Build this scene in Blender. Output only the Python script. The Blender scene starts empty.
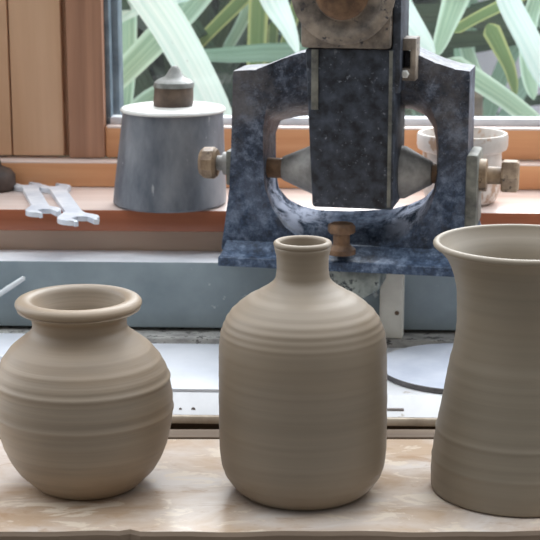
import bpy, bmesh, math, random
from mathutils import Vector, Matrix

sc = bpy.context.scene
COL = sc.collection
rng = random.Random(7)
PI = math.pi

# ------------------------------------------------------------------ camera
F = 1600.0
PITCH = math.radians(13.0)
CAM = Vector((0.0, -1.244, 0.471))
cd = bpy.data.cameras.new('camera')
cam = bpy.data.objects.new('camera', cd)
COL.objects.link(cam)
cam.location = CAM
cam.rotation_euler = (PI / 2 - PITCH, 0, 0)
cd.sensor_fit = 'HORIZONTAL'
cd.angle = 2 * math.atan(270.0 / F)
cd.clip_start = 0.05
cd.clip_end = 60
cd.dof.use_dof = True
cd.dof.focus_distance = 1.34
cd.dof.aperture_fstop = 20
sc.camera = cam

sp, cp = math.sin(PITCH), math.cos(PITCH)


def ray(px, py):
    a, b = (px - 270.0) / F, (270.0 - py) / F
    return Vector((a, cp + b * sp, -sp + b * cp))


def on_y(px, py, Y):
    d = ray(px, py)
    return CAM + d * ((Y - CAM.y) / d.y)


def on_z(px, py, Z):
    d = ray(px, py)
    return CAM + d * ((Z - CAM.z) / d.z)


def depth(p):
    return (p.y - CAM.y) * cp - (p.z - CAM.z) * sp


# ------------------------------------------------------------------ materials
def srgb(r, g, b):
    f = lambda c: (c / 255) / 12.92 if c / 255 <= 0.04045 else ((c / 255 + 0.055) / 1.055) ** 2.4
    return (f(r), f(g), f(b), 1)


class NT:
    def __init__(self, name):
        self.m = bpy.data.materials.new(name)
        self.m.use_nodes = True
        self.t = self.m.node_tree
        self.n = self.t.nodes
        self.b = self.n['Principled BSDF']
        self.out = self.n['Material Output']

    def add(self, typ, **kw):
        nd = self.n.new(typ)
        for k, v in kw.items():
            if k.startswith('i_'):
                nd.inputs[k[2:].replace('_', ' ')].default_value = v
            else:
                setattr(nd, k, v)
        return nd

    def link(self, a, b):
        self.t.links.new(a, b)

    def coords(self, scale=(1, 1, 1), rot=(0, 0, 0)):
        tc = self.add('ShaderNodeTexCoord')
        mp = self.add('ShaderNodeMapping')
        mp.inputs['Scale'].default_value = scale
        mp.inputs['Rotation'].default_value = rot
        self.link(tc.outputs['Object'], mp.inputs['Vector'])
        return mp.outputs['Vector']

    def noise(self, vec, scale, detail=4, rough=0.55, dist=0.0):
        n = self.add('ShaderNodeTexNoise')
        n.inputs['Scale'].default_value = scale
        n.inputs['Detail'].default_value = detail
        n.inputs['Roughness'].default_value = rough
        n.inputs['Distortion'].default_value = dist
        self.link(vec, n.inputs['Vector'])
        return n.outputs['Fac']

    def ramp(self, fac, stops):
        r = self.add('ShaderNodeValToRGB')
        e = r.color_ramp.elements
        while len(e) < len(stops):
            e.new(0.5)
        for el, (p, c) in zip(e, stops):
            el.position = p
            el.color = c
        self.link(fac, r.inputs['Fac'])
        return r.outputs['Color']

    def mix(self, fac, a, b, mode='MIX'):
        m = self.add('ShaderNodeMix', data_type='RGBA', blend_type=mode)
        for sock, v in ((m.inputs[0], fac), (m.inputs[6], a), (m.inputs[7], b)):
            if hasattr(v, 'is_linked'):
                self.link(v, sock)
            else:
                sock.default_value = v
        return m.outputs[2]

    def math(self, op, a, b=0.0, clamp=False):
        m = self.add('ShaderNodeMath', operation=op, use_clamp=clamp)
        for sock, v in ((m.inputs[0], a), (m.inputs[1], b)):
            if hasattr(v, 'is_linked'):
                self.link(v, sock)
            else:
                sock.default_value = v
        return m.outputs[0]

    def bump(self, h, strength=0.3, dist=0.001):
        b = self.add('ShaderNodeBump')
        b.inputs['Strength'].default_value = strength
        b.inputs['Distance'].default_value = dist
        self.link(h, b.inputs['Height'])
        self.link(b.outputs['Normal'], self.b.inputs['Normal'])

    def color(self, c):
        if hasattr(c, 'is_linked'):
            self.link(c, self.b.inputs['Base Color'])
        else:
            self.b.inputs['Base Color'].default_value = c

    def set(self, rough=0.6, metal=0.0, spec=0.5):
        self.b.inputs['Roughness'].default_value = rough
        self.b.inputs['Metallic'].default_value = metal
        self.b.inputs['Specular IOR Level'].default_value = spec


def speckled(name, c1, c2, scale, rough=0.6, metal=0.0, spec=0.5, lo=0.35, hi=0.65, stretch=(1, 1, 1), bump=0.2, c3=None, s3=0.0, lo3=0.62):
    t = NT(name)
    v = t.coords(stretch)
    f = t.noise(v, scale, 6, 0.6)
    col = t.ramp(f, [(lo, c1), (hi, c2)])
    if c3 is not None:
        f3 = t.noise(v, s3, 4, 0.7)
        k = t.ramp(f3, [(lo3, (0, 0, 0, 1)), (lo3 + 0.06, (1, 1, 1, 1))])
        col = t.mix(k, col, c3)
    t.color(col)
    t.set(rough, metal, spec)
    if bump:
        t.bump(f, bump, 0.001)
    return t.m


def clay(name, base, dark, warm, bmp=0.3):
    t = NT(name)
    rings = t.noise(t.coords((1.5, 1.5, 90)), 1.0, 5, 0.6)
    fine = t.noise(t.coords((3, 3, 420)), 1.0, 3, 0.6)
    blot = t.noise(t.coords((7, 7, 16)), 1.0, 3, 0.5)
    col = t.ramp(rings, [(0.30, dark), (0.62, base)])
    col = t.mix(t.ramp(blot, [(0.4, (0, 0, 0, 1)), (0.75, (1, 1, 1, 1))]), col, warm)
    t.color(col)
    t.set(0.5, 0, 0.5)
    h = t.math('ADD', t.math('MULTIPLY', rings, 1.0), t.math('MULTIPLY', fine, 0.5))
    t.bump(h, bmp, 0.0013)
    return t.m


def wood(name, c1, c2, axis='X', rough=0.5, scale=1.0, patch=None):
    t = NT(name)
    s = {'X': (1.5, 30, 30), 'Z': (30, 30, 1.5), 'Y': (30, 1.5, 30)}[axis]
    s = tuple(k * scale for k in s)
    v = t.coords(s)
    f = t.noise(v, 1.0, 5, 0.6, 0.6)
    col = t.ramp(f, [(0.3, c1), (0.7, c2)])
    if patch is not None:
        pc, psc, lo, hi = patch[:4]
        p = t.noise(t.coords((1, 1.6, 1)), psc, 5, 0.6, 0.5)
        col = t.mix(t.ramp(p, [(lo, (0, 0, 0, 1)), (hi, (1, 1, 1, 1))]), col, pc)
    if patch is not None and len(patch) > 4:
        p2 = t.noise(t.coords((1, 2.0, 1), (0, 0, 0.2)), patch[4], 6, 0.65, 0.8)
        col = t.mix(t.ramp(p2, [(0.56, (0, 0, 0, 1)), (0.60, (0.8, 0.8, 0.8, 1))]), col, patch[5])
        col = t.mix(t.ramp(p2, [(0.34, (0.7, 0.7, 0.7, 1)), (0.42, (0, 0, 0, 1))]), col, patch[6])
    t.color(col)
    t.set(rough)
    t.bump(f, 0.15, 0.001)
    return t.m


def plain(name, c, rough=0.5, metal=0.0):
    t = NT(name)
    v = t.coords()
    f = t.noise(v, 60, 3)
    dk = tuple(k * 0.8 for k in c[:3]) + (1,)
    t.color(t.ramp(f, [(0.35, dk), (0.65, c)]))
    t.set(rough, metal)
    return t.m


M = {}
M['clay_round'] = clay('clay_round', srgb(146, 131, 113), srgb(121, 108, 93), srgb(157, 135, 110))
M['clay_bottle'] = clay('clay_bottle', srgb(134, 121, 105), srgb(123, 111, 96), srgb(141, 125, 105), 0.12)
M['clay_tall'] = clay('clay_tall', srgb(133, 122, 106), srgb(122, 112, 97), srgb(138, 125, 107), 0.12)
M['iron_dark'] = speckled('iron_dark', srgb(18, 22, 31), srgb(80, 88, 102), 75, 0.5, 0.0, 0.5, 0.36, 0.78, c3=srgb(120, 126, 136), s3=230, lo3=0.62)
M['iron_tan'] = speckled('iron_tan', srgb(88, 82, 78), srgb(168, 155, 140), 40, 0.6, 0, 0.4, c3=srgb(60, 60, 66), s3=60, lo3=0.58)
M['cone_grey'] = speckled('cone_grey', srgb(120, 118, 115), srgb(175, 172, 168), 40, 0.55)
M['brass'] = speckled('brass', srgb(110, 88, 66), srgb(176, 152, 124), 50, 0.5, 0.0, 0.5, c3=srgb(70, 55, 42), s3=70, lo3=0.6)
M['olive'] = speckled('olive', srgb(84, 84, 80), srgb(140, 140, 130), 50, 0.6)
M['rust'] = speckled('rust', srgb(82, 60, 44), srgb(140, 108, 80), 60, 0.6)
M['bracket'] = speckled('bracket', srgb(90, 98, 98), srgb(160, 166, 160), 45, 0.7, c3=srgb(60, 66, 70), s3=60, lo3=0.6)
M['cream'] = speckled('cream', srgb(206, 200, 188), srgb(230, 226, 214), 18, 0.7)
M['tin'] = speckled('tin', srgb(92, 98, 108), srgb(144, 148, 154), 26, 0.45, 0.1, 0.5, stretch=(1, 1, .4), c3=srgb(172, 174, 176), s3=70, lo3=0.64)
M['pale_lid'] = speckled('pale_lid', srgb(205, 205, 200), srgb(235, 235, 230), 20, 0.4)
M['brown_knob'] = speckled('brown_knob', srgb(58, 46, 40), srgb(110, 92, 78), 40, 0.5)
M['knob_cap'] = speckled('knob_cap', srgb(92, 92, 88), srgb(150, 152, 148), 40, 0.4)
M['glazed'] = speckled('glazed', srgb(186, 178, 170), srgb(220, 214, 208), 20, 0.4, c3=srgb(176, 146, 122), s3=26, lo3=0.54)
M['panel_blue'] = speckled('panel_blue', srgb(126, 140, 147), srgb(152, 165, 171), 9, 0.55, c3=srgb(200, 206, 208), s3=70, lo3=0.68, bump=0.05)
M['lit_ledge'] = speckled('lit_ledge', srgb(214, 218, 224), srgb(238, 240, 244), 20, 0.5)  # window light on panel top and rail ledge put into the colour
M['floor'] = speckled('floor', srgb(96, 92, 88), srgb(128, 124, 118), 8, 0.8)
M['render_white'] = speckled('render_white', srgb(226, 228, 238), srgb(246, 247, 252), 6, 0.8)
M['slate'] = speckled('slate', srgb(84, 100, 112), srgb(126, 142, 152), 30, 0.5)
M['ledge_grey'] = speckled('ledge_grey', srgb(130, 128, 126), srgb(196, 194, 188), 30, 0.7, stretch=(1, 2, 2), c3=srgb(78, 76, 74), s3=60, lo3=0.56)
M['wall_brown'] = wood('wall_brown', srgb(186, 164, 146), srgb(212, 192, 174), 'X', 0.7)
M['wood_orange'] = wood('wood_orange', srgb(206, 144, 98), srgb(228, 172, 126), 'X', 0.5)
M['wood_plank'] = wood('wood_plank', srgb(212, 170, 134), srgb(228, 190, 156), 'Z', 0.5)
M['wood_stile'] = wood('wood_stile', srgb(160, 118, 94), srgb(206, 158, 128), 'Z', 0.55)
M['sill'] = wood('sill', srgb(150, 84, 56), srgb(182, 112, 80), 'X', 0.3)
M['wood_top_lit'] = wood('wood_top_lit', srgb(206, 184, 174), srgb(230, 214, 206), 'X', 0.22)  # sky highlight on sill and rail tops put into the wood colour
M['board'] = wood('board', srgb(166, 141, 117), srgb(186, 163, 140), 'X', 0.28, 1.0, (srgb(200, 190, 182), 9, 0.40, 0.60, 22, srgb(208, 194, 176), srgb(158, 128, 100)))
M['board_edge'] = wood('board_edge', srgb(100, 84, 70), srgb(138, 120, 102), 'X', 0.8, 1.6)
M['rail_brown'] = wood('rail_brown', srgb(84, 70, 58), srgb(116, 98, 80), 'X', 0.75)
M['white_tray'] = speckled('white_tray', srgb(212, 212, 214), srgb(236, 236, 238), 10, 0.3, c3=srgb(176, 164, 150), s3=24, lo3=0.66, bump=0.03)
M['white_sheet'] = speckled('white_sheet', srgb(214, 218, 226), srgb(236, 238, 244), 8, 0.35, bump=0.02)
M['bat_white'] = speckled('bat_white', srgb(196, 202, 216), srgb(224, 228, 238), 14, 0.4, bump=0.03)
M['bat_edge_shade'] = speckled('bat_edge_shade', srgb(58, 56, 58), srgb(104, 100, 100), 40, 0.7)  # shadow on the bat's rim put into its colour
M['tray_lip'] = speckled('tray_lip', srgb(168, 152, 134), srgb(206, 192, 174), 26, 0.7)
M['smudge'] = plain('smudge', srgb(150, 142, 138), 0.8)
M['steel'] = speckled('steel', srgb(196, 204, 216), srgb(236, 240, 246), 30, 0.35, 0.1)
M['rod'] = speckled('rod', srgb(225, 230, 234), srgb(245, 247, 248), 30, 0.3, 0.0)
M['dark_iron'] = speckled('dark_iron', srgb(44, 36, 34), srgb(84, 68, 60), 40, 0.6)


def leaf_mat(name, c1, c2, cedge=None):
    t = NT(name)
    uv = t.add('ShaderNodeUVMap')
    sep = t.add('ShaderNodeSeparateXYZ')
    t.link(uv.outputs['UV'], sep.inputs['Vector'])
    mp = t.add('ShaderNodeMapping')
    mp.inputs['Scale'].default_value = (14, 0.7, 1)
    t.link(uv.outputs['UV'], mp.inputs['Vector'])
    f = t.noise(mp.outputs['Vector'], 1.0, 3, 0.5)
    col = t.ramp(f, [(0.3, c1), (0.7, c2)])
    if cedge is not None:
        e = t.math('ABSOLUTE', t.math('SUBTRACT', sep.outputs['X'], 0.5))
        k = t.ramp(e, [(0.30, (0, 0, 0, 1)), (0.42, (1, 1, 1, 1))])
        col = t.mix(k, col, cedge)
    t.color(col)
    t.set(0.38)
    tr = t.add('ShaderNodeBsdfTranslucent')
    t.link(col, tr.inputs['Color'])
    mx = t.add('ShaderNodeMixShader')
    mx.inputs[0].default_value = 0.45
    t.link(t.b.outputs[0], mx.inputs[1])
    t.link(tr.outputs[0], mx.inputs[2])
    t.link(mx.outputs[0], t.out.inputs['Surface'])
    return t.m


M['leaf_glare'] = leaf_mat('leaf_glare', srgb(196, 230, 224), srgb(236, 252, 248))  # sky glare and overexposure painted into the leaf colour
M['leaf_green'] = leaf_mat('leaf_green', srgb(96, 124, 84), srgb(132, 158, 106), srgb(178, 190, 130))
M['leaf_mid'] = leaf_mat('leaf_mid', srgb(132, 166, 140), srgb(178, 208, 184), srgb(196, 224, 206))
M['leaf_shade'] = leaf_mat('leaf_shade', srgb(104, 136, 116), srgb(150, 182, 160))
M['leaf_dark'] = leaf_mat('leaf_dark', srgb(36, 48, 40), srgb(78, 96, 76))
M['trunk'] = speckled('trunk', srgb(80, 72, 60), srgb(120, 108, 90), 30, 0.9)
M['hedge'] = speckled('hedge', srgb(26, 32, 28), srgb(84, 98, 82), 16, 0.9, c3=srgb(170, 180, 176), s3=26, lo3=0.66)
M['paving'] = speckled('paving', srgb(190, 194, 204), srgb(222, 224, 232), 6, 0.8)

g = NT('window_glass')
v = g.coords()
vor = g.add('ShaderNodeTexVoronoi')
vor.inputs['Scale'].default_value = 34
g.link(v, vor.inputs['Vector'])
dots = g.ramp(vor.outputs['Distance'], [(0.05, (1, 1, 1, 1)), (0.085, (0, 0, 0, 1))])
gate = g.ramp(g.noise(v, 9, 2), [(0.52, (0, 0, 0, 1)), (0.6, (1, 1, 1, 1))])
spk = g.math('MULTIPLY', dots, gate)
haze = g.math('ADD', g.math('MULTIPLY', spk, 0.7), g.math('MULTIPLY', g.noise(v, 6, 3), 0.03), True)
tr = g.add('ShaderNodeBsdfTransparent')
gl = g.add('ShaderNodeBsdfGlossy')
gl.inputs['Roughness'].default_value = 0.03
m1 = g.add('ShaderNodeMixShader')
m1.inputs[0].default_value = 0.05
g.link(tr.outputs[0], m1.inputs[1])
g.link(gl.outputs[0], m1.inputs[2])
df = g.add('ShaderNodeBsdfTranslucent')
df.inputs['Color'].default_value = (0.85, 0.92, 0.92, 1)
m2 = g.add('ShaderNodeMixShader')
g.link(haze, m2.inputs[0])
g.link(m1.outputs[0], m2.inputs[1])
g.link(df.outputs[0], m2.inputs[2])
g.link(m2.outputs[0], g.out.inputs['Surface'])
M['glass'] = g.m

# ------------------------------------------------------------------ mesh helpers


def obj(name, bm, mats, parent=None, smooth=True, angle=40):
    bmesh.ops.recalc_face_normals(bm, faces=bm.faces)
    me = bpy.data.meshes.new(name)
    bm.to_mesh(me)
    bm.free()
    if not isinstance(mats, (list, tuple)):
        mats = [mats]
    for m in mats:
        me.materials.append(m)
    if smooth:
        me.polygons.foreach_set('use_smooth', [True] * len(me.polygons))
        me.set_sharp_from_angle(angle=math.radians(angle))
    o = bpy.data.objects.new(name, me)
    COL.objects.link(o)
    if parent is not None:
        o.parent = parent
    return o


def empty(name, loc, rz=0.0):
    o = bpy.data.objects.new(name, None)
    o.empty_display_size = 0.03
    COL.objects.link(o)
    o.location = loc
    o.rotation_euler = (0, 0, rz)
    return o


def tag(o, label=None, cat=None, group=None, kind=None):
    for k, val in (('label', label), ('category', cat), ('group', group), ('kind', kind)):
        if val:
            o[k] = val
    return o


def box(bm, x0, x1, y0, y1, z0, z1, bev=0.0, seg=2, mi=0):
    r = bmesh.ops.create_cube(bm, size=1.0)
    vs = r['verts']
    for v_ in vs:
        v_.co = Vector(((x0 + x1) / 2 + v_.co.x * (x1 - x0), (y0 + y1) / 2 + v_.co.y * (y1 - y0), (z0 + z1) / 2 + v_.co.z * (z1 - z0)))
    fs = list({f for v_ in vs for f in v_.link_faces})
    for f in fs:
        f.material_index = mi
    if bev:
        es = list({e for v_ in vs for e in v_.link_edges})
        bmesh.ops.bevel(bm, geom=es, offset=bev, segments=seg, affect='EDGES', profile=0.5)
    return vs


def lathe(bm, prof, seg=64, mat=None, mi=0):
    """prof: list of (r, z); revolve about z; mat: Matrix applied."""
    mat = mat or Matrix()
    rings = []
    for r, z in prof:
        if r < 1e-6:
            rings.append([bm.verts.new(mat @ Vector((0, 0, z)))])
        else:
            rings.append([bm.verts.new(mat @ Vector((r * math.cos(2 * PI * k / seg), r * math.sin(2 * PI * k / seg), z))) for k in range(seg)])
    for a, b in zip(rings, rings[1:]):
        for k in range(seg):
            k2 = (k + 1) % seg
            if len(a) == 1 and len(b) == 1:
                continue
            if len(a) == 1:
                f = bm.faces.new((a[0], b[k2], b[k]))
            elif len(b) == 1:
                f = bm.faces.new((a[k], a[k2], b[0]))
            else:
                f = bm.faces.new((a[k], a[k2], b[k2], b[k]))
            f.material_index = mi


def prism(bm, poly, y0, y1, bev=0.0):
    """poly: (x, z) outline extruded from y0 to y1."""
    a = [bm.verts.new((x, y0, z)) for x, z in poly]
    b = [bm.verts.new((x, y1, z)) for x, z in poly]
    n = len(poly)
    fs = [bm.faces.new(a), bm.faces.new(b[::-1])]
    for k in range(n):
        fs.append(bm.faces.new((a[k], b[k], b[(k + 1) % n], a[(k + 1) % n])))
    if bev:
        es = [e for e in fs[0].edges] + [e for e in fs[1].edges]
        bmesh.ops.bevel(bm, geom=es, offset=bev, segments=2, affect='EDGES', profile=0.5)


def interp(pts, t):
    """monotone-ish cubic (Catmull-Rom) interpolation of sorted (t, v)."""
    n = len(pts)
    if t <= pts[0][0]:
        return pts[0][1]
    if t >= pts[-1][0]:
        return pts[-1][1]
    for i in range(n - 1):
        if pts[i][0] <= t <= pts[i + 1][0]:
            break

    def slope(k):
        if k <= 0:
            return (pts[1][1] - pts[0][1]) / (pts[1][0] - pts[0][0])
        if k >= n - 1:
            return (pts[-1][1] - pts[-2][1]) / (pts[-1][0] - pts[-2][0])
        d0 = (pts[k][1] - pts[k - 1][1]) / (pts[k][0] - pts[k - 1][0])
        d1 = (pts[k + 1][1] - pts[k][1]) / (pts[k + 1][0] - pts[k][0])
        if d0 * d1 <= 0:
            return 0.0
        return 2 * d0 * d1 / (d0 + d1)
    h = pts[i + 1][0] - pts[i][0]
    s = (t - pts[i][0]) / h
    m0, m1_ = slope(i) * h, slope(i + 1) * h
    s2, s3 = s * s, s * s * s
    return (2 * s3 - 3 * s2 + 1) * pts[i][1] + (s3 - 2 * s2 + s) * m0 + (-2 * s3 + 3 * s2) * pts[i + 1][1] + (s3 - s2) * m1_


def lean_bm(bm, k):
    for v_ in bm.verts:
        v_.co.x += k * v_.co.z


def cyl_matrix(p0, p1):
    d = (p1 - p0)
    q = d.to_track_quat('Z', 'Y')
    return Matrix.Translation(p0) @ q.to_matrix().to_4x4()


# ------------------------------------------------------------------ vases
def make_vase(name, base_px, sil, lip, wall, ridges, mat, label, lean=0.0, funnel=0.0, lw=0.55):
    """sil: (row, half width) of the silhouette from foot to lip, rows measured at the axis."""
    base = on_z(base_px[0], base_px[1], 0.0)
    Y = base.y
    o = []
    for py, hw in sil:
        p = on_y(base_px[0], py, Y)
        o.append((p.z, hw * depth(p) / F))
    o.sort()
    o[0] = (0.0, o[0][1])
    ztop = o[-1][0]
    prof = [(0.0, 0.0), (o[0][1] * 0.9, 0.0)]
    N = 150
    z0 = o[0][0] + 0.0012
    outer = []
    for k in range(N + 1):
        z = z0 + (ztop - lip - z0) * k / N
        r = interp(o, z)
        for rz, amp, wid in ridges:
            r += amp * math.exp(-((z - rz) / wid) ** 2)
        r += 0.00005 * math.sin(z * 520) + 0.00004 * math.sin(z * 830 + 1.3)
        outer.append((r, z))
    prof += outer
    rl = interp(o, ztop - lip)
    rt = o[-1][1]
    # rounded lip over to the inside
    c_r, c_z = rt - lip * lw, ztop - lip * 0.5
    for a in range(-50, 181, 23):
        aa = math.radians(a)
        prof.append((c_r + lip * lw * math.cos(aa), c_z + lip * 0.5 * math.sin(aa)))
    # inside wall
    for k in range(N, -1, -3):
        r, z = outer[k]
        if z > ztop - lip * 1.6:
            continue
        if z < 0.010:
            break
        fn = funnel * math.exp(-((ztop - z) / 0.011) ** 2)
        prof.append((max(r - wall - fn, 0.004), z))
    prof.append((0.0, 0.009))
    bm = bmesh.new()
    lathe(bm, prof, 112)
    for v_ in bm.verts:
        v_.co.x += lean * v_.co.z
    ob = obj(name, bm, mat, None, True, 70)
    ob.location = base
    tag(ob, label, 'vase')
    return ob


make_vase('round_vase', (88, 483),
          [(483, 49), (478, 55), (472, 61.5), (465, 68.5), (456, 74.5), (448, 78.5), (434, 83.5), (415, 88), (399, 89.2), (386, 88.5), (377, 87), (368, 84.5), (359, 79.5), (350, 73), (344, 67), (337, 58), (331, 50.5), (325, 47), (319, 47.5), (314, 51), (311, 56.5), (307, 62.5), (297, 63.5)],
          0.0095, 0.007,
          [(0.0925, 0.0011, 0.0020), (0.066, 0.0009, 0.0022), (0.108, 0.0006, 0.002), (0.1175, 0.0005, 0.002), (0.086, -0.0005, 0.004), (0.036, 0.0003, 0.002)],
          M['clay_round'], 'squat round-bodied clay vase with short neck and wide flared rim', -0.024, 0.003, 0.75)
make_vase('bottle_vase', (303, 489.5),
          [(489.5, 58), (486, 64), (480, 71), (471, 77), (460, 81.5), (440, 83.5), (400, 84), (350, 84), (337, 83), (329, 81), (319, 77), (311, 71.5), (304, 64), (298, 56), (292, 45), (286, 35.5), (281, 29.5), (276, 27), (268, 26), (256, 26.3), (249, 28.2), (240.5, 29.3)],
          0.005, 0.0045,
          [(0.1345 + 0.0056 * k, 0.0005, 0.0014) for k in range(7)] + [(0.017, 0.0005, 0.002), (0.08, 0.0003, 0.003), (0.058, 0.0003, 0.002)],
          M['clay_bottle'], 'cylindrical clay bottle vase with sloping shoulders and narrow neck', -0.006)
make_vase('flared_vase', (515, 487.5),
          [(487.5, 82), (484, 84), (470, 84.5), (458, 84), (430, 81), (401, 76), (369, 71), (344, 66), (320, 64), (293, 65), (273, 69.5), (260, 75.5), (252, 82), (246, 88.5), (241, 90.5)],
          0.0055, 0.0055,
          [(0.052, 0.0006, 0.0016), (0.028, 0.0005, 0.0018), (0.11, 0.0004, 0.003)],
          M['clay_tall'], 'tall waisted clay vase with a wide trumpet mouth')

# ------------------------------------------------------------------ foreground board, rail, tray
bm = bmesh.new()
XW = 0.62
n = 150
front = []
for k in range(n + 1):
    x = -XW + 2 * XW * k / n
    y = -0.0945 + 0.0012 * math.sin(x * 37) + 0.0008 * math.sin(x * 91 + 1)
    if -0.112 < x < -0.106:
        y += 0.004
    front.append((x, y))
loop_t = [(x, y, 0.0) for x, y in front] + [(XW, 0.121, 0.0), (-XW, 0.121, 0.0)]
vt = [bm.verts.new(p) for p in loop_t]
ve = [bm.verts.new((p[0], p[1] - (0.002 if i <= n else -0.001), p[2] - 0.003)) for i, p in enumerate(loop_t)]
vb = [bm.verts.new((p[0], p[1] - (0.001 if i <= n else 0), -0.028)) for i, p in enumerate(loop_t)]
ft = bm.faces.new(vt)
bm.faces.new(vb[::-1])
L = len(vt)
for a, b in ((vt, ve), (ve, vb)):
    for k in range(L):
        f = bm.faces.new((a[k], b[k], b[(k + 1) % L], a[(k + 1) % L]))
        f.material_index = 1
o = obj('wooden_board', bm, [M['board'], M['board_edge']], None, False)
tag(o, 'pale clay-smeared wooden board carrying the three vases', 'board')

bm = bmesh.new()
box(bm, -XW, XW, 0.1275, 0.150, -0.028, 0.000, 0.0015)
tag(obj('trim_1', bm, M['rail_brown'], None), kind='structure')

bench_top = -0.030
wb = empty('workbench', (0, 0.18, -0.90))
tag(wb, 'brown timber workbench running under the board and white tray', 'workbench')
bm = bmesh.new()
box(bm, -0.75, 0.75, -0.28, 0.235, 0.838, 0.872, 0.002)
obj('worktop', bm, M['rail_brown'], wb)
for lx in (-0.70, 0.70):
    for ly in (-0.24, 0.19):
        bm = bmesh.new()
        box(bm, lx - 0.03, lx + 0.03, ly - 0.03, ly + 0.03, 0.0003, 0.8378, 0.003)
        obj('leg', bm, M['rail_brown'], wb)
bm = bmesh.new()
box(bm, -2.0, 2.0, -3.0, 0.50, -0.95, -0.90)
tag(obj('floor', bm, M['floor'], None), kind='structure')

tray = empty('white_tray', (0, 0.205, -0.028))
tag(tray, 'low white work tray with beige front lip behind the vases', 'tray')
ty = 0.205
bm = bmesh.new()
vs_ = box(bm, -0.60, 0.60, 0.0, 0.186, 0.024, 0.040)
for v_ in vs_:
    if v_.co.y < 0.001 and v_.co.z > 0.03:
        v_.co.y = 0.020  # front face tilted upward in shape only to catch more light
bmesh.ops.bevel(bm, geom=list(bm.edges), offset=0.001, segments=2, affect='EDGES', profile=0.5)
obj('tray_top', bm, M['white_tray'], tray)
bm = bmesh.new()
box(bm, -0.60, 0.60, -0.003, 0.010, 0.016, 0.0238, 0.0015)
obj('front_lip', bm, M['tray_lip'], tray)
bm = bmesh.new()
box(bm, -0.59, 0.59, 0.02, 0.18, 0.0, 0.0238, 0.002)
obj('base', bm, M['rail_brown'], tray)
for px, w in ((190, 0.0014), (203, 0.002)):
    p = on_y(px, 410, ty)
    bm = bmesh.new()
    lathe(bm, [(0, 0), (w, 0), (w, 0.0006), (0, 0.0006)], 12, Matrix.Translation((p.x, (0.004 + p.z) * 1.25 - 0.0002, 0.028 + p.z)) @ Matrix.Rotation(PI / 2, 4, 'X'))
    obj('stain', bm, M['smudge'], tray)
p = on_y(405, 409, ty)
bm = bmesh.new()
box(bm, p.x - 0.008, p.x + 0.008, (0.004 + p.z) * 1.25 - 0.001, (0.004 + p.z) * 1.25 + 0.003, 0.028 + p.z - 0.0015, 0.028 + p.z + 0.0015, 0.0005)
obj('stain', bm, M['smudge'], tray)

zt = 0.012
# white sheet on the left half
a = on_z(160, 397, zt + 0.003)
bm = bmesh.new()
box(bm, -0.34, on_z(262, 370, zt).x, max(a.y, 0.2262), 0.386, zt + 0.0002, zt + 0.0034, 0.0006)
o = obj('white_sheet', bm, M['white_sheet'], None)
tag(o, 'thin white sheet lying on the tray between round vase and bottle', 'sheet')
# thicker white slab at far left
p0 = on_z(20, 337, 0.0225)
bm = bmesh.new()
box(bm, -0.36, on_z(40, 337, 0.0225).x, 0.30, 0.3895, zt + 0.0036, 0.0240, 0.0012)
o = obj('white_slab', bm, M['white_sheet'], None)
tag(o, 'thick white slab lying behind the round vase', 'slab')
# round bat
c = on_z(466, 366, zt)
bm = bmesh.new()
R = 0.084
lathe(bm, [(0, 0.0002), (R - 0.002, 0.0002), (R, 0.0012), (R, 0.0050), (R - 0.0008, 0.0058)], 96)
lathe(bm, [(R - 0.0008, 0.0058), (0, 0.0060)], 96, None, 1)
bmesh.ops.remove_doubles(bm, verts=list(bm.verts), dist=1e-5)
o = obj('round_bat', bm, [M['bat_edge_shade'], M['bat_white']], None)
o.location = (c.x, min(c.y, 0.391 - R), zt)
tag(o, 'round white throwing bat lying on the tray beside the tall flared vase', 'bat')

# ------------------------------------------------------------------ ledge, splash panel, wall below the sill
bm = bmesh.new()
box(bm, -0.75, 0.75, 0.392, 0.470, -0.028, 0.0197, 0.002)
tag(obj('trim_2', bm, M['ledge_grey'], None), kind='structure')
bm = bmesh.new()
box(bm, -0.75, 0.75, 0.419, 0.4775, 0.0235, 0.096, 0.002)
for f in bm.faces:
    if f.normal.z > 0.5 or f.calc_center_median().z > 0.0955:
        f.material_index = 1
tag(obj('trim_3', bm, [M['panel_blue'], M['lit_ledge']], None), kind='structure')
bm = bmesh.new()
box(bm, -0.80, 0.80, 0.478, 0.60, -0.90, 0.1195)
tag(obj('wall_back', bm, M['wall_brown'], None), kind='structure')

# ------------------------------------------------------------------ window
win = empty('window_1', (0.2, 0.60, 0.12))
tag(win, kind='structure')


def wpart(name, bm, m, smooth=True):
    o_ = obj(name, bm, m, None, smooth)
    o_.parent = win
    o_.matrix_parent_inverse = Matrix.Translation((-0.2, -0.60, -0.12))
    return o_


ZS = 0.1443


def paint_lit_tops(bm):  # upward faces get the wood with the painted highlight
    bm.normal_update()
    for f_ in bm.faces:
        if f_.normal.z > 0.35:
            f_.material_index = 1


bm = bmesh.new()
box(bm, -0.80, 0.80, 0.460, 0.66, 0.1200, ZS, 0.0025)
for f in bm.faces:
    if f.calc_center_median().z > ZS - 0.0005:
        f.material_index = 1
wpart('window_sill', bm, [M['sill'], M['wood_top_lit']])
bm = bmesh.new()
box(bm, -0.80, 0.80, 0.598, 0.640, ZS + 0.0002, 0.1745, 0.002)
paint_lit_tops(bm)
wpart('sill_rail', bm, [M['wood_orange'], M['wood_top_lit']])
xl = on_y(98, 100, 0.62).x      # right edge of the stile
xs = on_y(63, 140, 0.62).x      # left edge of the stile
WT = 0.92
bm = bmesh.new()
box(bm, xs, xl, 0.618, 0.668, 0.1760, WT + 0.05, 0.002)
box(bm, 0.72, 0.77, 0.618, 0.668, 0.1760, WT + 0.05, 0.002)
wpart('stile', bm, M['wood_stile'])
bm = bmesh.new()
zr = on_y(110, 126, 0.620).z
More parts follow.
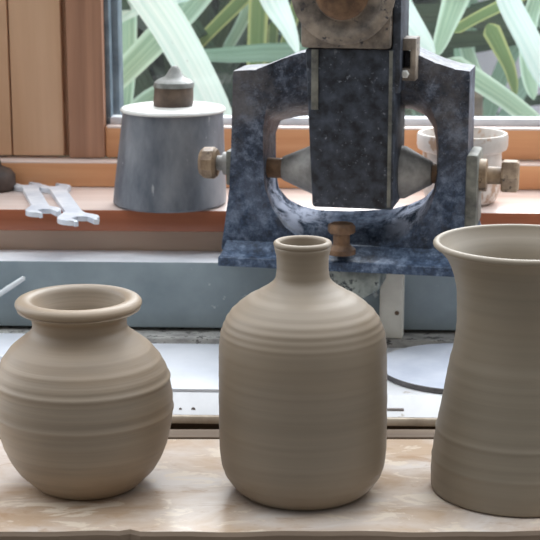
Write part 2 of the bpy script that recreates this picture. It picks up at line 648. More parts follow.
box(bm, xl + 0.0003, 0.7197, 0.620, 0.660, 0.1760, zr, 0.003)
box(bm, xl + 0.0003, 0.7197, 0.620, 0.660, WT, WT + 0.05, 0.003)
paint_lit_tops(bm)
wpart('rail', bm, [M['wood_orange'], M['wood_top_lit']])
bm = bmesh.new()   # glazing bead round the pane; bottom run painted white as lit rail ledge
box(bm, xl, xl + 0.006, 0.634, 0.655, zr, WT, 0.001)
box(bm, xl, 0.72, 0.634, 0.655, zr, zr + 0.0085, 0.001)
bead = wpart('glazing_bead', bm, [M['slate'], M['lit_ledge']])
for pl_ in bead.data.polygons:
    pl_.material_index = 1 if pl_.center.x > xl + 0.0062 else 0
bm = bmesh.new()
vs = [bm.verts.new(q) for q in ((xl, 0.652, zr), (0.72, 0.652, zr), (0.72, 0.652, WT), (xl, 0.652, WT))]
bm.faces.new(vs)
wpart('pane', bm, M['glass'], False)
# outer aluminium reveal seen through the glass at the left
bm = bmesh.new()
box(bm, xl + 0.004, xl + 0.013, 0.662, 0.70, zr - 0.02, WT, 0.001)
wpart('outer_frame', bm, M['slate'])

# timber boarding left of the window
edges = [-80, 5, 58]
bm = bmesh.new()
box(bm, -0.80, xs - 0.002, 0.640, 0.70, 0.1750, WT + 0.25)
ex = [on_y(e, 140, 0.622).x for e in edges]
ex[0] = -0.80
for a_, b_ in zip(ex, ex[1:]):
    box(bm, a_ + 0.0012, b_ - 0.0006, 0.622, 0.641, 0.1775, WT + 0.25, 0.002)
box(bm, xs - 0.8, 0.80, 0.622, 0.70, WT + 0.052, WT + 0.30)
tag(obj('wall_left', bm, M['wood_plank'], None), kind='structure')

# ------------------------------------------------------------------ cast-iron machine
MB = on_y(350, 272, 0.332)
YAW = math.radians(-12.0)
mach = empty('iron_press', MB, YAW)
tag(mach, 'blue-black cast iron machine with arched frame and central square column', 'machine')
MW = Matrix.Translation(MB) @ Matrix.Rotation(YAW, 4, 'Z')
MI = MW.inverted()
camL = MI @ CAM
rotI = MI.to_3x3()


def loc(px, py, d):
    r_ = rotI @ ray(px, py)
    q = camL + r_ * ((d - camL.y) / r_.y)
    return q


def L2(px, py, d):
    q = loc(px, py, d)
    return (q.x, q.z)


DF, DB = 0.025, 0.088
outer = [L2(*p, DF) for p in ((233, 71), (256, 69.5), (270, 64), (287, 57), (304, 52), (330, 50), (380, 48), (398, 47), (416, 54), (436, 63), (455, 69), (470, 71.5),
                              (469, 110), (468, 150), (468, 190), (471, 220), (480, 250))]
outer += [(0.128, 0.004), (0.06, 0.002), (0, 0.002), (-0.06, 0.002), (-0.131, 0.004)]
outer += [L2(*p, DF) for p in ((221, 248), (225, 222), (229, 190), (231, 150), (232, 110))]


def round_poly(px_pts, d):
    return [L2(x, y, d) for x, y in px_pts]


hole_f = round_poly(((302, 84), (350, 82), (393, 84), (415, 90), (430, 104), (437, 124), (438.5, 150), (438, 172), (436, 190), (430, 208), (421, 224), (408, 238), (392, 246), (350, 249), (320, 246), (300, 239), (284, 226), (272, 208), (265, 188), (263.5, 172), (263, 150), (263, 128), (266, 108), (277, 93)), DF)
hole_b = round_poly(((302, 116), (350, 113), (395, 108), (412, 109), (425, 115), (434, 126), (438, 140), (439, 160), (438, 176), (434, 188), (424, 198), (408, 205), (390, 209), (350, 211), (320, 210), (302, 206), (288, 199), (279, 188), (276, 172), (276, 150), (276, 132), (281, 120)), DB)
cen = L2(350, 160, DF)
cenb = L2(352, 160, DB)


def polar(poly, c_, ang):
    dx, dz = math.cos(ang), math.sin(ang)
    best = None
    for (x1, z1), (x2, z2) in zip(poly, poly[1:] + poly[:1]):
        ax, az, bx, bz = x1 - c_[0], z1 - c_[1], x2 - x1, z2 - z1
        den = dx * bz - dz * bx
        if abs(den) < 1e-12:
            continue
        t_ = (ax * bz - az * bx) / den
        s_ = (ax * dz - az * dx) / den
        if t_ > 0 and -1e-6 <= s_ <= 1 + 1e-6:
            best = t_ if best is None else max(best, t_)
    return (c_[0] + dx * best, c_[1] + dz * best)


angs = sorted(set([2 * PI * k / 160 - PI for k in range(160)] + [math.atan2(z - cen[1], x - cen[0]) for x, z in outer]))
bm = bmesh.new()
of, hf, hm, hb, ob_ = [], [], [], [], []
for a_ in angs:
    x, z = polar(outer, cen, a_)
    of.append(bm.verts.new((x, DF, z)))
    ob_.append(bm.verts.new((x, DB, z)))
    x1, z1 = polar(hole_f, cen, a_)
    hf.append(bm.verts.new((x1, DF, z1)))
    x2, z2 = polar(hole_b, cenb, a_)
    hm.append(bm.verts.new((x1 * 0.45 + x2 * 0.55, DF + 0.018, z1 * 0.45 + z2 * 0.55)))
    hb.append(bm.verts.new((x2, DB, z2)))
n = len(angs)
for A, B in ((of, hf), (hf, hm), (hm, hb), (hb, ob_), (ob_, of)):
    for k in range(n):
        bm.faces.new((A[k], A[(k + 1) % n], B[(k + 1) % n], B[k]))
es = [e for e in bm.edges if (e.verts[0] in set(of) and e.verts[1] in set(of))]
bmesh.ops.bevel(bm, geom=es, offset=0.002, segments=2, affect='EDGES', profile=0.5)
# flared foot skirt
fl = loc(218, 262, 0.0)
XL = fl.x
XR = 0.138
secs = [(0.0, XL, XR, 0.0, DB), (0.0085, XL, XR, 0.0, DB), (0.0095, XL + 0.0005, XR - 0.0005, 0.001, DB)]
for q_ in range(1, 7):
    u_ = q_ / 6.0
    secs.append((0.0095 + 0.0125 * u_ ** 1.5, XL + 0.0005 + 0.003 * u_, XR - 0.0005 - 0.004 * u_, 0.001 + 0.0235 * u_, DB - 0.001 * u_))
rings = []
NS = 24
for z, x0, x1, y0, y1 in secs:
    ring = [bm.verts.new((x0 + (x1 - x0) * k / NS, y0, z)) for k in range(NS + 1)]
    ring += [bm.verts.new((x1 - (x1 - x0) * k / NS, y1, z)) for k in range(NS + 1)]
    rings.append(ring)
for A, B in zip(rings, rings[1:]):
    for k in range(len(A)):
        bm.faces.new((A[k], A[(k + 1) % len(A)], B[(k + 1) % len(A)], B[k]))
bm.faces.new(rings[0][::-1])
bm.faces.new(rings[-1])

# iron with white slip splashed over the lower bowl
t = NT('iron_splashed')
vv = t.coords()
f1 = t.noise(vv, 64, 9, 0.8)
colr = t.ramp(f1, [(0.38, srgb(20, 25, 36)), (0.50, srgb(52, 61, 78)), (0.64, srgb(124, 134, 152))])
f3 = t.noise(vv, 260, 5, 0.8)
colr = t.mix(t.ramp(f3, [(0.58, (0, 0, 0, 1)), (0.70, (0.7, 0.7, 0.7, 1))]), colr, srgb(176, 184, 196))
sep = t.add('ShaderNodeSeparateXYZ')
t.link(vv, sep.inputs['Vector'])
zc = sep.outputs['Z']
hz = t.math('MULTIPLY', t.ramp(t.math('MULTIPLY', zc, 5.0), [(0.12, (0.1, 0.1, 0.1, 1)), (0.24, (1, 1, 1, 1)), (0.42, (1, 1, 1, 1)), (0.55, (0, 0, 0, 1))]),
            t.ramp(sep.outputs['Y'], [(DF + 0.0015, (0, 0, 0, 1)), (DF + 0.004, (1, 1, 1, 1))]))
f4 = t.noise(t.coords((1.4, 1, 0.7), (0, 0.6, 0)), 34, 6, 0.75, 0.6)
hz = t.math('MULTIPLY', hz, t.ramp(f4, [(0.43, (0, 0, 0, 1)), (0.56, (0.9, 0.9, 0.9, 1))]))
bowl_shade = t.math('MULTIPLY', t.ramp(t.math('MULTIPLY', zc, 5.0), [(0.5, (1, 1, 1, 1)), (0.72, (0, 0, 0, 1))]), t.ramp(sep.outputs['Y'], [(DF + 0.0015, (0, 0, 0, 1)), (DF + 0.004, (0.85, 0.85, 0.85, 1))]))
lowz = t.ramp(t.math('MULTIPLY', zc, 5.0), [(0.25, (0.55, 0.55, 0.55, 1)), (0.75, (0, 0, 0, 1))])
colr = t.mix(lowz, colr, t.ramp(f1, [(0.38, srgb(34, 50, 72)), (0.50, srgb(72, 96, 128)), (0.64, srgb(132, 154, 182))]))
colr = t.mix(bowl_shade, colr, t.ramp(f1, [(0.36, srgb(14, 17, 22)), (0.64, srgb(64, 70, 80))]))  # bowl recess darkened in colour to hold down the sun
ax_ = t.ramp(t.math('MULTIPLY', t.math('ABSOLUTE', sep.outputs['X']), 10.0), [(0.26, (0.1, 0.1, 0.1, 1)), (0.55, (1, 1, 1, 1))])
colr = t.mix(t.math('MULTIPLY', hz, ax_), colr, srgb(168, 174, 190))
# grey dust higher up
up = t.math('MULTIPLY', t.ramp(t.math('MULTIPLY', zc, 4.0), [(0.36, (0, 0, 0, 1)), (0.62, (1, 1, 1, 1))]), t.ramp(t.noise(vv, 24, 6, 0.7), [(0.40, (0, 0, 0, 1)), (0.62, (0.75, 0.75, 0.75, 1))]))
colr = t.mix(up, colr, srgb(108, 104, 104))
t.color(colr)
t.set(0.5)
t.link(t.math('SUBTRACT', 0.5, t.math('MULTIPLY', bowl_shade, 0.6), True), t.b.inputs['Specular IOR Level'])
t.bump(f1, 0.35, 0.0012)
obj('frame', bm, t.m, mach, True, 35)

# central square column
bm = bmesh.new()
x0, z1 = L2(305, 48, -0.012)
x1, z0 = L2(393, 210.5, -0.012)
xb0 = L2(312, 206, -0.012)[0]
vs_ = box(bm, x0, x1, -0.012, 0.070, z0, z1)
for v_ in vs_:
    if v_.co.z < z0 + 1e-5 and v_.co.x < 0:
        v_.co.x = xb0
bmesh.ops.bevel(bm, geom=list(bm.edges), offset=0.003, segments=2, affect='EDGES', profile=0.5)
colm = obj('column', bm, M['iron_dark'], mach, True, 40)
xg, _ = L2(315, 80, -0.012)
xg2, _ = L2(390, 80, -0.012)
bm = bmesh.new()
box(bm, xg - 0.0035, xg + 0.0035, -0.0140, -0.0121, z0 + (z1 - z0) * 0.62, z1 - 0.001, 0.0006)
obj('edge_strip', bm, M['olive'], colm)
bm = bmesh.new()
box(bm, xg2 - 0.001, xg2 + 0.0025, -0.0135, -0.0121, z0 + 0.003, z1 - 0.001, 0.0005)
obj('edge_strip', bm, M['olive'], colm)
BX0, BX1, BZ0, BZ1 = x0 + 0.0045, x1, z0, z1

# top housing with round hub
bm = bmesh.new()
hx0, hz0 = L2(300, 47, -0.018)
hx1, hz1 = L2(392, -40, -0.018)
box(bm, hx0, hx1, -0.016, 0.075, BZ1 + 0.0003, hz1, 0.004)
obj('head', bm, M['iron_tan'], mach, True, 40)
hc = loc(343, -8, -0.018)
bm = bmesh.new()
k = 1 / 985.0
lathe(bm, [(26 * k, 0.0), (50 * k, 0.0), (50 * k, 0.004), (46 * k, 0.0075), (40 * k, 0.0078), (36 * k, 0.005), (28 * k, 0.004), (26 * k, 0.006)], 64,
      Matrix.Translation((hc.x, -0.0155, hc.z)) @ Matrix.Rotation(PI / 2, 4, 'X'))
obj('hub_ring', bm, M['iron_tan'], mach)
bm = bmesh.new()
lathe(bm, [(0, 0), (26 * k, 0.0), (26 * k, 0.009), (22 * k, 0.012), (0, 0.0125)], 48, Matrix.Translation((hc.x, -0.0155, hc.z)) @ Matrix.Rotation(PI / 2, 4, 'X'))
obj('hub_cap', bm, M['rust'], mach)
bm = bmesh.new()
sx0, sz0 = L2(387, 94, -0.016)
sx1, sz1 = L2(398, -35, -0.016)
box(bm, hx1 + 0.0005, hx1 + 0.009, -0.010, 0.05, sz0, sz1, 0.002)
obj('guide_bar', bm, M['iron_dark'], mach)

# little slotted bracket on the right shoulder
bm = bmesh.new()
ax, az = L2(399, 80, 0.010)
bx, bz = L2(417, 38, 0.010)
cx_, cz_ = L2(403, 68, 0.010)
dx_, dz_ = L2(411, 50, 0.010)
box(bm, ax, cx_, 0.004, DF + 0.012, az, bz, 0.001)
box(bm, dx_, bx, 0.004, DF + 0.012, az, bz, 0.001)
box(bm, cx_ - 0.001, dx_ + 0.001, 0.004, DF + 0.012, az, cz_, 0.001)
box(bm, cx_ - 0.001, dx_ + 0.001, 0.004, DF + 0.012, dz_, bz, 0.001)
brk = obj('bracket', bm, M['iron_tan'], mach)
bm = bmesh.new()
q = loc(405, 74, 0.003)
lathe(bm, [(0, 0), (0.0042, 0), (0.0042, 0.003), (0.003, 0.0045), (0, 0.0048)], 6, Matrix.Translation((q.x, 0.0045, q.z)) @ Matrix.Rotation(PI / 2, 4, 'X'))
obj('bolt', bm, M['pale_lid'], brk)

# trunnion cones
RY = Matrix.Rotation(PI / 2, 4, 'Y')
ca = loc(397, 172, 0.048)
ce = loc(431, 172, 0.048)
zc_ = ca.z
lenr = ce.x - BX1
bm = bmesh.new()
lathe(bm, [(0, -0.002), (0.027, -0.002), (0.0268, 0.004), (0.013, lenr - 0.001), (0.012, lenr + 0.001), (0, lenr + 0.001)], 40, Matrix.Translation((BX1, 0.048, zc_)) @ RY)
cone = obj('pivot_cone', bm, M['cone_grey'], mach)
cl = loc(284, 172, 0.048)
lenl = BX0 - cl.x
bm = bmesh.new()
lathe(bm, [(0, -0.002), (0.027, -0.002), (0.0268, 0.004), (0.013, lenl - 0.001), (0.012, lenl + 0.001), (0, lenl + 0.001)], 40, Matrix.Translation((BX0, 0.048, zc_)) @ Matrix.Rotation(-PI / 2, 4, 'Y'))
obj('pivot_cone', bm, M['cone_grey'], mach)
for xc in (ce.x, cl.x):
    bm = bmesh.new()
    s = 1 if xc > 0 else -1
    lathe(bm, [(0, 0.0015), (0.0105, 0.0015), (0.0105, 0.02), (0, 0.02)], 24, Matrix.Translation((xc, 0.048, zc_)) @ Matrix.Rotation(s * PI / 2, 4, 'Y'))
    obj('pivot_pin', bm, M['rust'], mach)

# bosses and adjusting screws
fr = L2(468, 172, DF)[0]
bm = bmesh.new()
box(bm, fr - 0.002, fr + 0.010, DF - 0.003, DB - 0.006, zc_ - 0.052, zc_ + 0.024, 0.003)
obj('boss', bm, M['olive'], mach)
fl_ = L2(230, 165, DF)[0]
bm = bmesh.new()
box(bm, fl_ - 0.007, fl_ + 0.001, DF + 0.010, DB - 0.012, zc_ - 0.018, zc_ + 0.018, 0.002)
obj('boss', bm, M['olive'], mach)
bm = bmesh.new()
xr = fr + 0.010
lathe(bm, [(0, 0), (0.0165, 0), (0.0165, 0.007), (0.009, 0.008), (0.009, 0.022), (0, 0.022)], 24, Matrix.Translation((xr, 0.048, zc_)) @ RY)
scr = obj('adjusting_screw', bm, M['brass'], mach)
bm = bmesh.new()
lathe(bm, [(0, 0.022), (0.016, 0.022), (0.0175, 0.024), (0.0175, 0.037), (0.016, 0.039), (0, 0.039)], 6, Matrix.Translation((xr, 0.048, zc_)) @ RY @ Matrix.Rotation(PI / 6, 4, 'Z'))
obj('screw_head', bm, M['brass'], scr, True, 30)
bm = bmesh.new()
RYn = Matrix.Rotation(-PI / 2, 4, 'Y')
xq = fl_ - 0.007
lathe(bm, [(0, 0), (0.012, 0), (0.012, 0.005), (0.008, 0.006), (0.008, 0.016), (0, 0.016)], 24, Matrix.Translation((xq, 0.048, zc_ + 0.003)) @ RYn)
scr = obj('adjusting_screw', bm, M['cone_grey'], mach)
bm = bmesh.new()
lathe(bm, [(0, 0.012), (0.0145, 0.012), (0.017, 0.015), (0.0165, 0.026), (0.013, 0.030), (0, 0.0305)], 10, Matrix.Translation((xq, 0.048, zc_ + 0.003)) @ RYn)
obj('screw_head', bm, M['brass'], scr, True, 30)

# upright clamping bolt below the column
bq = loc(341, 252, 0.002)
k = 1 / 985.0
bm = bmesh.new()
zb = bq.z - 0.002
lathe(bm, [(0, 0), (0.0145, 0), (0.0145, 0.005), (0.011, 0.0075), (0.0085, 0.010), (0.0085, 0.021), (0, 0.021)], 24, Matrix.Translation((bq.x, 0.004, zb)))
bl = obj('clamp_bolt', bm, M['rust'], mach)
bm = bmesh.new()
lathe(bm, [(0, 0.021), (0.0125, 0.021), (0.014, 0.0225), (0.014, 0.029), (0.012, 0.031), (0, 0.0315)], 8, Matrix.Translation((bq.x, 0.004, zb)))
obj('bolt_head', bm, M['rust'], bl, True, 30)

# mottled stay under the plate and pale post standing on the ledge
bm = bmesh.new()
pl, _ = L2(322, 290, 0.035)
pr, _ = L2(383, 290, 0.035)
zl = 0.0205 - MB.z
a_ = [(pl, -0.0005), (pr, -0.0005), (pr, -0.018), (pr - 0.012, -0.026), (pl + 0.02, -0.040), (pl, -0.046)]
prism(bm, a_, 0.006, 0.060, 0.002)
obj('stay', bm, M['bracket'], mach)
bm = bmesh.new()
p1 = MI @ on_y(379, 300, 0.388)
p2 = MI @ on_y(403, 300, 0.388)
box(bm, p1.x, p2.x, 0.065, 0.080, 0.0199 - MB.z, -0.0003, 0.0015)
post = obj('post', bm, M['cream'], mach)
bm = bmesh.new()
q = loc(397, 313, 0.065)
lathe(bm, [(0, 0), (0.0024, 0), (0.0024, 0.001), (0, 0.0015)], 12, Matrix.Translation((q.x, 0.0652, q.z)) @ Matrix.Rotation(PI / 2, 4, 'X'))
obj('nail', bm, M['rust'], post)

# ------------------------------------------------------------------ things on the window sill
# grey canister
cb = on_z(169, 207, ZS)
R0 = 56 * depth(on_y(169, 207, 0.512)) / F
cy = 0.458 + R0 - 0.020
cxm = on_y(168, 205, cy).x
can = empty('metal_canister', (cxm, cy, ZS))
tag(can, 'dull grey metal canister with pale lid and brown knob on window sill', 'canister')
zlid = on_y(170, 107, cy).z - ZS
R1 = 50.5 * depth(on_y(170, 107, cy)) / F
bm = bmesh.new()
lathe(bm, [(0, 0.0003), (R0 - 0.003, 0.0003), (R0, 0.003), (R0 * 0.995, 0.012), (R1 * 1.0, zlid - 0.008), (R1, zlid - 0.004), (0, zlid - 0.004)], 72)
lean_bm(bm, 0.05)
obj('body', bm, M['tin'], can)
bm = bmesh.new()
R2 = R1 * 1.035
lathe(bm, [(0, zlid - 0.0038), (R2, zlid - 0.0038), (R2 + 0.0005, zlid - 0.002), (R2 - 0.001, zlid), (R2 - 0.004, zlid + 0.0006), (0, zlid + 0.0025)], 72)
lean_bm(bm, 0.05)
lid = obj('lid', bm, M['pale_lid'], can)
kk = depth(on_y(170, 107, cy)) / F
bm = bmesh.new()
lathe(bm, [(0, zlid), (19 * kk, zlid), (20 * kk, zlid + 4 * kk), (19.5 * kk, zlid + 20 * kk), (0, zlid + 20 * kk)], 40)
lean_bm(bm, 0.05)
obj('knob', bm, M['brown_knob'], lid)
bm = bmesh.new()
lathe(bm, [(0, zlid + 20.3 * kk), (20.5 * kk, zlid + 20.3 * kk), (20 * kk, zlid + 25 * kk), (16 * kk, zlid + 28 * kk), (9 * kk, zlid + 31 * kk), (5 * kk, zlid + 38 * kk), (2.5 * kk, zlid + 41 * kk), (0, zlid + 41.5 * kk)], 32)
lean_bm(bm, 0.05)
obj('knob_cap', bm, M['knob_cap'], lid)

# white glazed pot behind the right upright
py_ = 0.520
pc = on_y(457, 208, py_)
kk = depth(on_y(457, 150, py_)) / F
ztop = on_y(457, 131, py_).z - ZS
bm = bmesh.new()
H = ztop
prof = [(0, 0.0003), (30 * kk, 0.0003), (35 * kk, 0.004), (38.5 * kk, 0.014), (39.5 * kk, H * 0.5), (39 * kk, H - 0.020), (44 * kk, H - 0.017), (45 * kk, H - 0.013), (45 * kk, H - 0.003), (44 * kk, H), (41 * kk, H), (37 * kk, H - 0.012), (36 * kk, 0.02), (0, 0.01)]
lathe(bm, prof, 64)
o = obj('white_pot', bm, M['glazed'], None)
o.location = (pc.x, py_, ZS)
tag(o, 'white glazed pot with thick rim on window sill behind the iron machine', 'pot')


# spanners
def spanner(name, p0, p1, w0, w1, sh, z0, zt_, label):
    """flat double open-ended spanner lying from p0 (far) to p1 (near)."""
    d = (p1 - p0)
    ln = math.hypot(d.x, d.y)
    ang = math.atan2(d.y, d.x)

    def jaw(w, off):
        # outline of one head in its own frame pointing +u, from upper shaft corner round to lower
        r = w / 2
        pts = []
        for a_deg in range(140, 34, -15):
            a2 = math.radians(a_deg)
            pts.append((r * math.cos(a2), r * math.sin(a2)))
        pts += [(r * 1.05, r * 0.62), (r * 1.0, r * 0.40), (r * 0.1, r * 0.42), (-r * 0.15, 0.0), (r * 0.1, -r * 0.42), (r * 1.0, -r * 0.40), (r * 1.05, -r * 0.62)]
        for a_deg in range(-35, -141, -15):
            a2 = math.radians(a_deg)
            pts.append((r * math.cos(a2), r * math.sin(a2)))
        c2, s2 = math.cos(off), math.sin(off)
        return [(x * c2 - y * s2, x * s2 + y * c2) for x, y in pts]
    right = [(x + ln - w1 / 2, y) for x, y in jaw(w1, math.radians(14))]
    left = [(-(x) + w0 / 2, -y) for x, y in jaw(w0, math.radians(14))]
    mid_top = [(w0 * 1.25, sh / 2), (ln - w1 * 1.25, sh / 2)]
    mid_bot = [(ln - w1 * 1.25, -sh / 2), (w0 * 1.25, -sh / 2)]
    poly = mid_top + right + mid_bot + left
    bm_ = bmesh.new()
    th = 0.0055
    a3 = [bm_.verts.new((x, y, 0)) for x, y in poly]
    b3 = [bm_.verts.new((x, y, th)) for x, y in poly]
    f0 = bm_.faces.new(a3[::-1])
    f1_ = bm_.faces.new(b3)
    nn = len(poly)
    for k_ in range(nn):
        bm_.faces.new((a3[k_], a3[(k_ + 1) % nn], b3[(k_ + 1) % nn], b3[k_]))
    bmesh.ops.bevel(bm_, geom=list(f1_.edges), offset=0.0009, segments=2, affect='EDGES', profile=0.5)
    o_ = obj(name, bm_, M['steel'], None, True, 35)
    o_.location = (p0.x, p0.y, z0)
    tilt = math.atan2(zt_ - z0, ln)
    o_.rotation_euler = (Matrix.Rotation(ang, 4, 'Z') @ Matrix.Rotation(-tilt, 4, 'Y')).to_euler()
    tag(o_, label, 'spanner')
    return o_


zsp = ZS + 0.0004
spanner('spanner', on_z(21, 183, ZS + 0.006), on_z(46, 213, ZS + 0.006), 0.034, 0.038, 0.017, zsp, zsp, 'grey steel open-ended spanner nearer the wooden boarding on window sill')
spanner('spanner', on_z(48, 184, ZS + 0.006), on_z(84, 221, ZS + 0.006), 0.036, 0.044, 0.017, zsp, zsp, 'grey steel open-ended spanner nearer the canister, overhanging the sill edge')

# dark iron weight at the left end of the sill
bm = bmesh.new()
lathe(bm, [(0, 0.0003), (0.024, 0.0003), (0.027, 0.004), (0.027, 0.018), (0.022, 0.024), (0.012, 0.028), (0.010, 0.036), (0.0, 0.038)], 32)
o = obj('iron_weight', bm, M['dark_iron'], None)
p = on_z(-13, 191, ZS)
o.location = (p.x, p.y - 0.0, ZS)
tag(o, 'small dark brown iron weight at the end of sill beside spanners', 'weight')

# thin rod leaning against the splash panel
bm = bmesh.new()
pa = on_y(26, 278, 0.414)
pb = on_z(-34, 318, 0.027)
pb.y = min(pb.y, 0.412)
pb = on_y(-34, 318, 0.405)
ln = (pa - pb).length
lathe(bm, [(0, 0), (0.0024, 0.001), (0.003, 0.01), (0.003, ln - 0.02), (0.0026, ln - 0.002), (0, ln)], 16)
o = obj('thin_rod', bm, M['rod'], None)
o.matrix_world = cyl_matrix(pb, pa)
tag(o, 'thin pale rod leaning on the blue-grey panel behind round vase', 'rod')

# the window wall and what stands along it run slightly askew to the board
bpy.context.view_layer.update()
PIV = Vector((-0.13, 0.45, 0))
SKEW = Matrix.Translation(PIV) @ Matrix.Rotation(math.radians(-2.2), 4, 'Z') @ Matrix.Translation(-PIV)
for o in list(COL.objects):
    if o.parent is None and o.name.split('.')[0] in ('window_1', 'wall_back', 'wall_left', 'trim_2', 'trim_3', 'white_tray', 'white_sheet', 'white_slab', 'round_bat',
                                                     'metal_canister', 'white_pot', 'spanner', 'iron_weight', 'thin_rod'):
        o.matrix_world = SKEW @ o.matrix_world

# ------------------------------------------------------------------ garden outside


def leaf_strip(bm, pts, widths, face_dir, fold=0.18):
    """pts: centre line (Vector); widths per point; ribbon turned toward face_dir, folded along its midrib."""
    uvl = bm.loops.layers.uv.verify()
    rows = []
    n_ = len(pts)
    for i_, p_ in enumerate(pts):
        tdir = (pts[min(i_ + 1, n_ - 1)] - pts[max(i_ - 1, 0)]).normalized()
        side = tdir.cross(face_dir).normalized()
        nrm = side.cross(tdir).normalized()
        w_ = widths[i_] / 2
        row = []
        for s_ in (-1, -0.5, 0, 0.5, 1):
            row.append(bm.verts.new(p_ + side * (w_ * s_) + nrm * (w_ * fold * abs(s_))))
        rows.append(row)
    for i_ in range(n_ - 1):
        for j in range(4):
            f_ = bm.faces.new((rows[i_][j], rows[i_][j + 1], rows[i_ + 1][j + 1], rows[i_ + 1][j]))
            for lp, (uu, vv_) in zip(f_.loops, ((j / 4, i_), ((j + 1) / 4, i_), ((j + 1) / 4, i_ + 1), (j / 4, i_ + 1))):
                lp[uvl].uv = (uu, vv_ / (n_ - 1))


def bez(pts, n_):
    """Catmull-Rom through pts."""
    out = []
    P = [pts[0]] + list(pts) + [pts[-1]]
    m = len(pts) - 1
    for i_ in range(n_ + 1):
        u = m * i_ / n_
        k_ = min(int(u), m - 1)
        s_ = u - k_
        p0, p1, p2, p3 = P[k_], P[k_ + 1], P[k_ + 2], P[k_ + 3]
        out.append(0.5 * ((2 * p1) + (-p0 + p2) * s_ + (2 * p0 - 5 * p1 + 4 * p2 - p3) * s_ ** 2 + (-p0 + 3 * p1 - 3 * p2 + p3) * s_ ** 3))
    return out


TOC = (CAM - Vector((0, 1.0, 0.2))).normalized()
GZ = -0.30


def plant(label, base, items, filler, seed, fy, mats=('leaf_mid', 'leaf_dark')):
    rr = random.Random(seed)
    root = empty('strap_leaf_plant', base)
    tag(root, label, 'plant', 'strap leaf plants outside the window')
    inv = Matrix.Translation(-Vector(base))
    for pxs, Y, w0, w1, mname in items:
        pts = [inv @ on_y(x, y, Y + dy) for x, y, dy in pxs]
        cl_ = bez(pts, 18)
        sc_ = 1.0 / F * depth(on_y(270, 60, Y))
        wd = [(w0 + (w1 - w0) * i_ / 18) * sc_ * (0.15 if i_ == 0 else 0.6 if i_ == 1 else 1.0) * {15: 0.92, 16: 0.75, 17: 0.48, 18: 0.04}.get(i_, 1.0) for i_ in range(19)]
        b_ = bmesh.new()
        leaf_strip(b_, cl_, wd, TOC)
        obj('leaf', b_, M[mname], root, True, 60)
    b_ = bmesh.new()
    for i_ in range(filler):
        az = rr.uniform(0, 2 * PI)
        el = rr.uniform(0.5, 1.35)
        ln_ = rr.uniform(0.45, 0.85)
        dirh = Vector((math.cos(az), math.sin(az), 0))
        p0 = Vector((0, 0, rr.uniform(0.15, 0.45)))
        p1 = p0 + dirh * ln_ * 0.5 * math.cos(el) + Vector((0, 0, ln_ * 0.5 * math.sin(el)))
        p2 = p1 + dirh * ln_ * 0.5 * math.cos(el - 0.5) + Vector((0, 0, ln_ * 0.5 * math.sin(el - 0.7)))
        if base[1] + min(p1.y, p2.y) < 0.75:
            continue
        cl_ = bez([p0, p1, p2], 10)
        wd = [0.03 * math.sin(PI * (0.12 + 0.88 * (1 - k_ / 10.0)) / 1.02) ** 0.6 + 0.001 for k_ in range(11)]
        leaf_strip(b_, cl_, wd, (Vector((0, 0, 1)) + dirh * 0.2).normalized() if rr.random() < 0.4 else TOC)
    fo = obj('foliage', b_, M[mats[1]], root, True, 60)
    b_ = bmesh.new()
    lathe(b_, [(0, 0), (0.045, 0), (0.035, 0.1), (0.03, 0.45), (0.0, 0.48)], 16)
    obj('stem', b_, M['trunk'], root)
    return root


P1 = on_y(185, 60, 1.35)
plant('pale strap-leaved plant seen through glass above the canister', (P1.x, 1.38, GZ), [
    ([(112, -60, 0.1), (144, -12, 0.03), (178, 40, 0), (214, 112, 0), (230, 170, 0)], 1.00, 40, 34, 'leaf_glare'),
    ([(230, -50, 0.1), (188, 6, 0.05), (150, 46, 0), (112, 84, 0), (84, 112, 0)], 1.10, 34, 20, 'leaf_mid'),
    ([(122, 130, 0), (150, 100, 0), (185, 84, 0), (200, 90, 0)], 1.28, 26, 12, 'leaf_mid'),
    ([(118, 150, 0), (126, 90, 0), (128, 30, 0), (126, -40, 0)], 1.14, 15, 20, 'leaf_mid'),
    ([(110, 20, 0), (150, -4, 0), (200, -20, 0)], 1.12, 14, 40, 'leaf_glare'),
], 26, 3, 1.2)
P2 = on_y(262, 60, 1.5)
plant('olive strap-leaved plant seen through glass between canister and machine', (P2.x, 1.52, GZ), [
    ([(258, 170, 0.1), (256, 90, 0), (258, 20, 0), (262, -60, 0)], 1.20, 17, 21, 'leaf_green'),
    ([(240, 150, 0.1), (280, 60, 0), (300, -10, 0)], 1.26, 9, 13, 'leaf_green'),
    ([(262, -60, 0.05), (272, -6, 0), (288, 28, 0), (299, 56, 0)], 1.02, 40, 5, 'leaf_glare'),
    ([(180, 66, 0), (208, 34, 0), (240, 2, 0), (270, -30, 0)], 1.32, 10, 16, 'leaf_green'),
    ([(204, 84, 0), (226, 50, 0), (244, 18, 0), (258, -20, 0)], 1.40, 9, 13, 'leaf_mid'),
    ([(274, 150, 0), (271, 80, 0), (275, 0, 0), (278, -50, 0)], 1.36, 8, 12, 'leaf_green'),
], 24, 5, 1.3)
P3 = on_y(470, 60, 1.4)
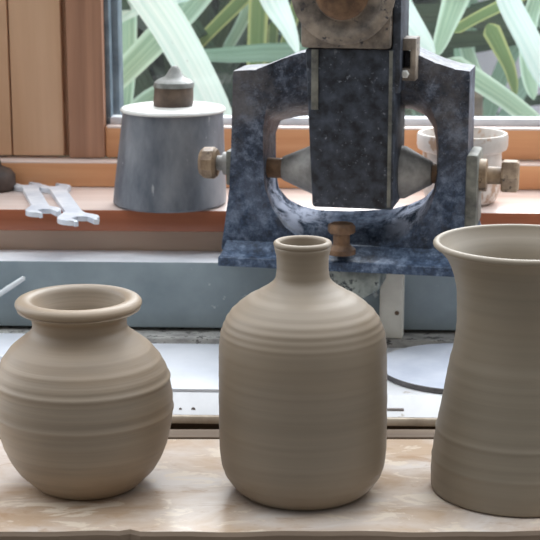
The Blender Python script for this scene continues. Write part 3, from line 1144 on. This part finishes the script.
plant('pale strap-leaved plant seen through glass beside the machine above white pot', (P3.x, 1.45, GZ), [
    ([(372, -60, 0.05), (394, -4, 0), (416, 30, 0), (435, 56, 0)], 1.00, 36, 12, 'leaf_glare'),
    ([(468, -60, 0.05), (458, -10, 0), (446, 26, 0), (434, 60, 0)], 1.06, 38, 10, 'leaf_mid'),
    ([(452, 32, 0), (476, 18, 0), (506, 3, 0), (540, -14, 0)], 1.14, 10, 13, 'leaf_green'),
    ([(494, -50, 0), (508, 0, 0), (528, 40, 0), (556, 100, 0)], 1.04, 22, 26, 'leaf_glare'),
    ([(488, 24, 0), (500, 48, 0), (510, 70, 0), (516, 96, 0)], 1.22, 20, 8, 'leaf_green'),
    ([(446, 60, 0), (480, 82, 0), (512, 104, 0), (556, 140, 0)], 1.02, 22, 18, 'leaf_mid'),
    ([(462, 30, 0), (470, 60, 0), (484, 90, 0)], 1.3, 16, 12, 'leaf_mid'),
    ([(540, -10, 0), (530, 20, 0), (527, 60, 0), (534, 100, 0)], 1.12, 16, 16, 'leaf_mid'),
], 14, 8, 1.3, ('leaf_mid', 'leaf_shade'))

# ground and hedge outside
bm = bmesh.new()
box(bm, -3, 3, 0.72, 6, GZ - 0.05, GZ)
tag(obj('ground', bm, M['paving'], None), kind='structure')
bm = bmesh.new()
gx, gy = 90, 46
x0, x1, z0, z1 = -1.6, 0.42, GZ, 1.1
grid = []
for j in range(gy + 1):
    row = []
    for i in range(gx + 1):
        x = x0 + (x1 - x0) * i / gx
        z = z0 + (z1 - z0) * j / gy
        y = 2.3 + 0.10 * math.sin(x * 7 + z * 5) + rng.uniform(-0.09, 0.09)
        row.append(bm.verts.new((x, y, z)))
    grid.append(row)
for j in range(gy):
    for i in range(gx):
        bm.faces.new((grid[j][i], grid[j][i + 1], grid[j + 1][i + 1], grid[j + 1][i]))
# hedge body behind
o = obj('hedge', bm, M['hedge'], None, False)
tag(o, 'dark clipped hedge standing behind the strap-leaved plants', 'hedge')

bm = bmesh.new()
box(bm, 0.44, 3.0, 2.45, 2.60, GZ, 1.25, 0.01)
tag(obj('wall_garden', bm, M['render_white'], None), kind='structure')

# ------------------------------------------------------------------ light
w = bpy.data.worlds.new('sky')
sc.world = w
w.use_nodes = True
nt = w.node_tree
bgd = nt.nodes['Background']
tc = nt.nodes.new('ShaderNodeTexCoord')
sepw = nt.nodes.new('ShaderNodeSeparateXYZ')
nt.links.new(tc.outputs['Generated'], sepw.inputs[0])
rp = nt.nodes.new('ShaderNodeValToRGB')
rp.color_ramp.elements[0].position = 0.48
rp.color_ramp.elements[0].color = (0.36, 0.355, 0.35, 1)
rp.color_ramp.elements[1].position = 0.75
rp.color_ramp.elements[1].color = (3.0, 3.2, 3.4, 1)
for ps_, cl_ in ((0.0, (0.14, 0.135, 0.13, 1)), (0.22, (0.25, 0.245, 0.24, 1))):
    e_ = rp.color_ramp.elements.new(ps_)
    e_.color = cl_
mr = nt.nodes.new('ShaderNodeMapRange')
mr.inputs['From Min'].default_value = -1
mr.inputs['From Max'].default_value = 1
dt = nt.nodes.new('ShaderNodeVectorMath')
dt.operation = 'DOT_PRODUCT'
dt.inputs[1].default_value = (0, 0.80, 0.60)
nt.links.new(tc.outputs['Generated'], dt.inputs[0])
nt.links.new(dt.outputs['Value'], mr.inputs['Value'])
nt.links.new(mr.outputs[0], rp.inputs['Fac'])
nt.links.new(rp.outputs['Color'], bgd.inputs['Color'])
bgd.inputs['Strength'].default_value = 1.0

sd = bpy.data.lights.new('sun', 'SUN')
sd.energy = 6.0
sd.angle = math.radians(50)
sd.color = (0.95, 0.98, 1.0)
so = bpy.data.objects.new('sun', sd)
COL.objects.link(so)
so.rotation_euler = (math.radians(-48), math.radians(4), 0)
so.location = (0, 2, 2)

sc.view_settings.view_transform = 'Standard'
sc.view_settings.look = 'None'
sc.view_settings.exposure = 0.0
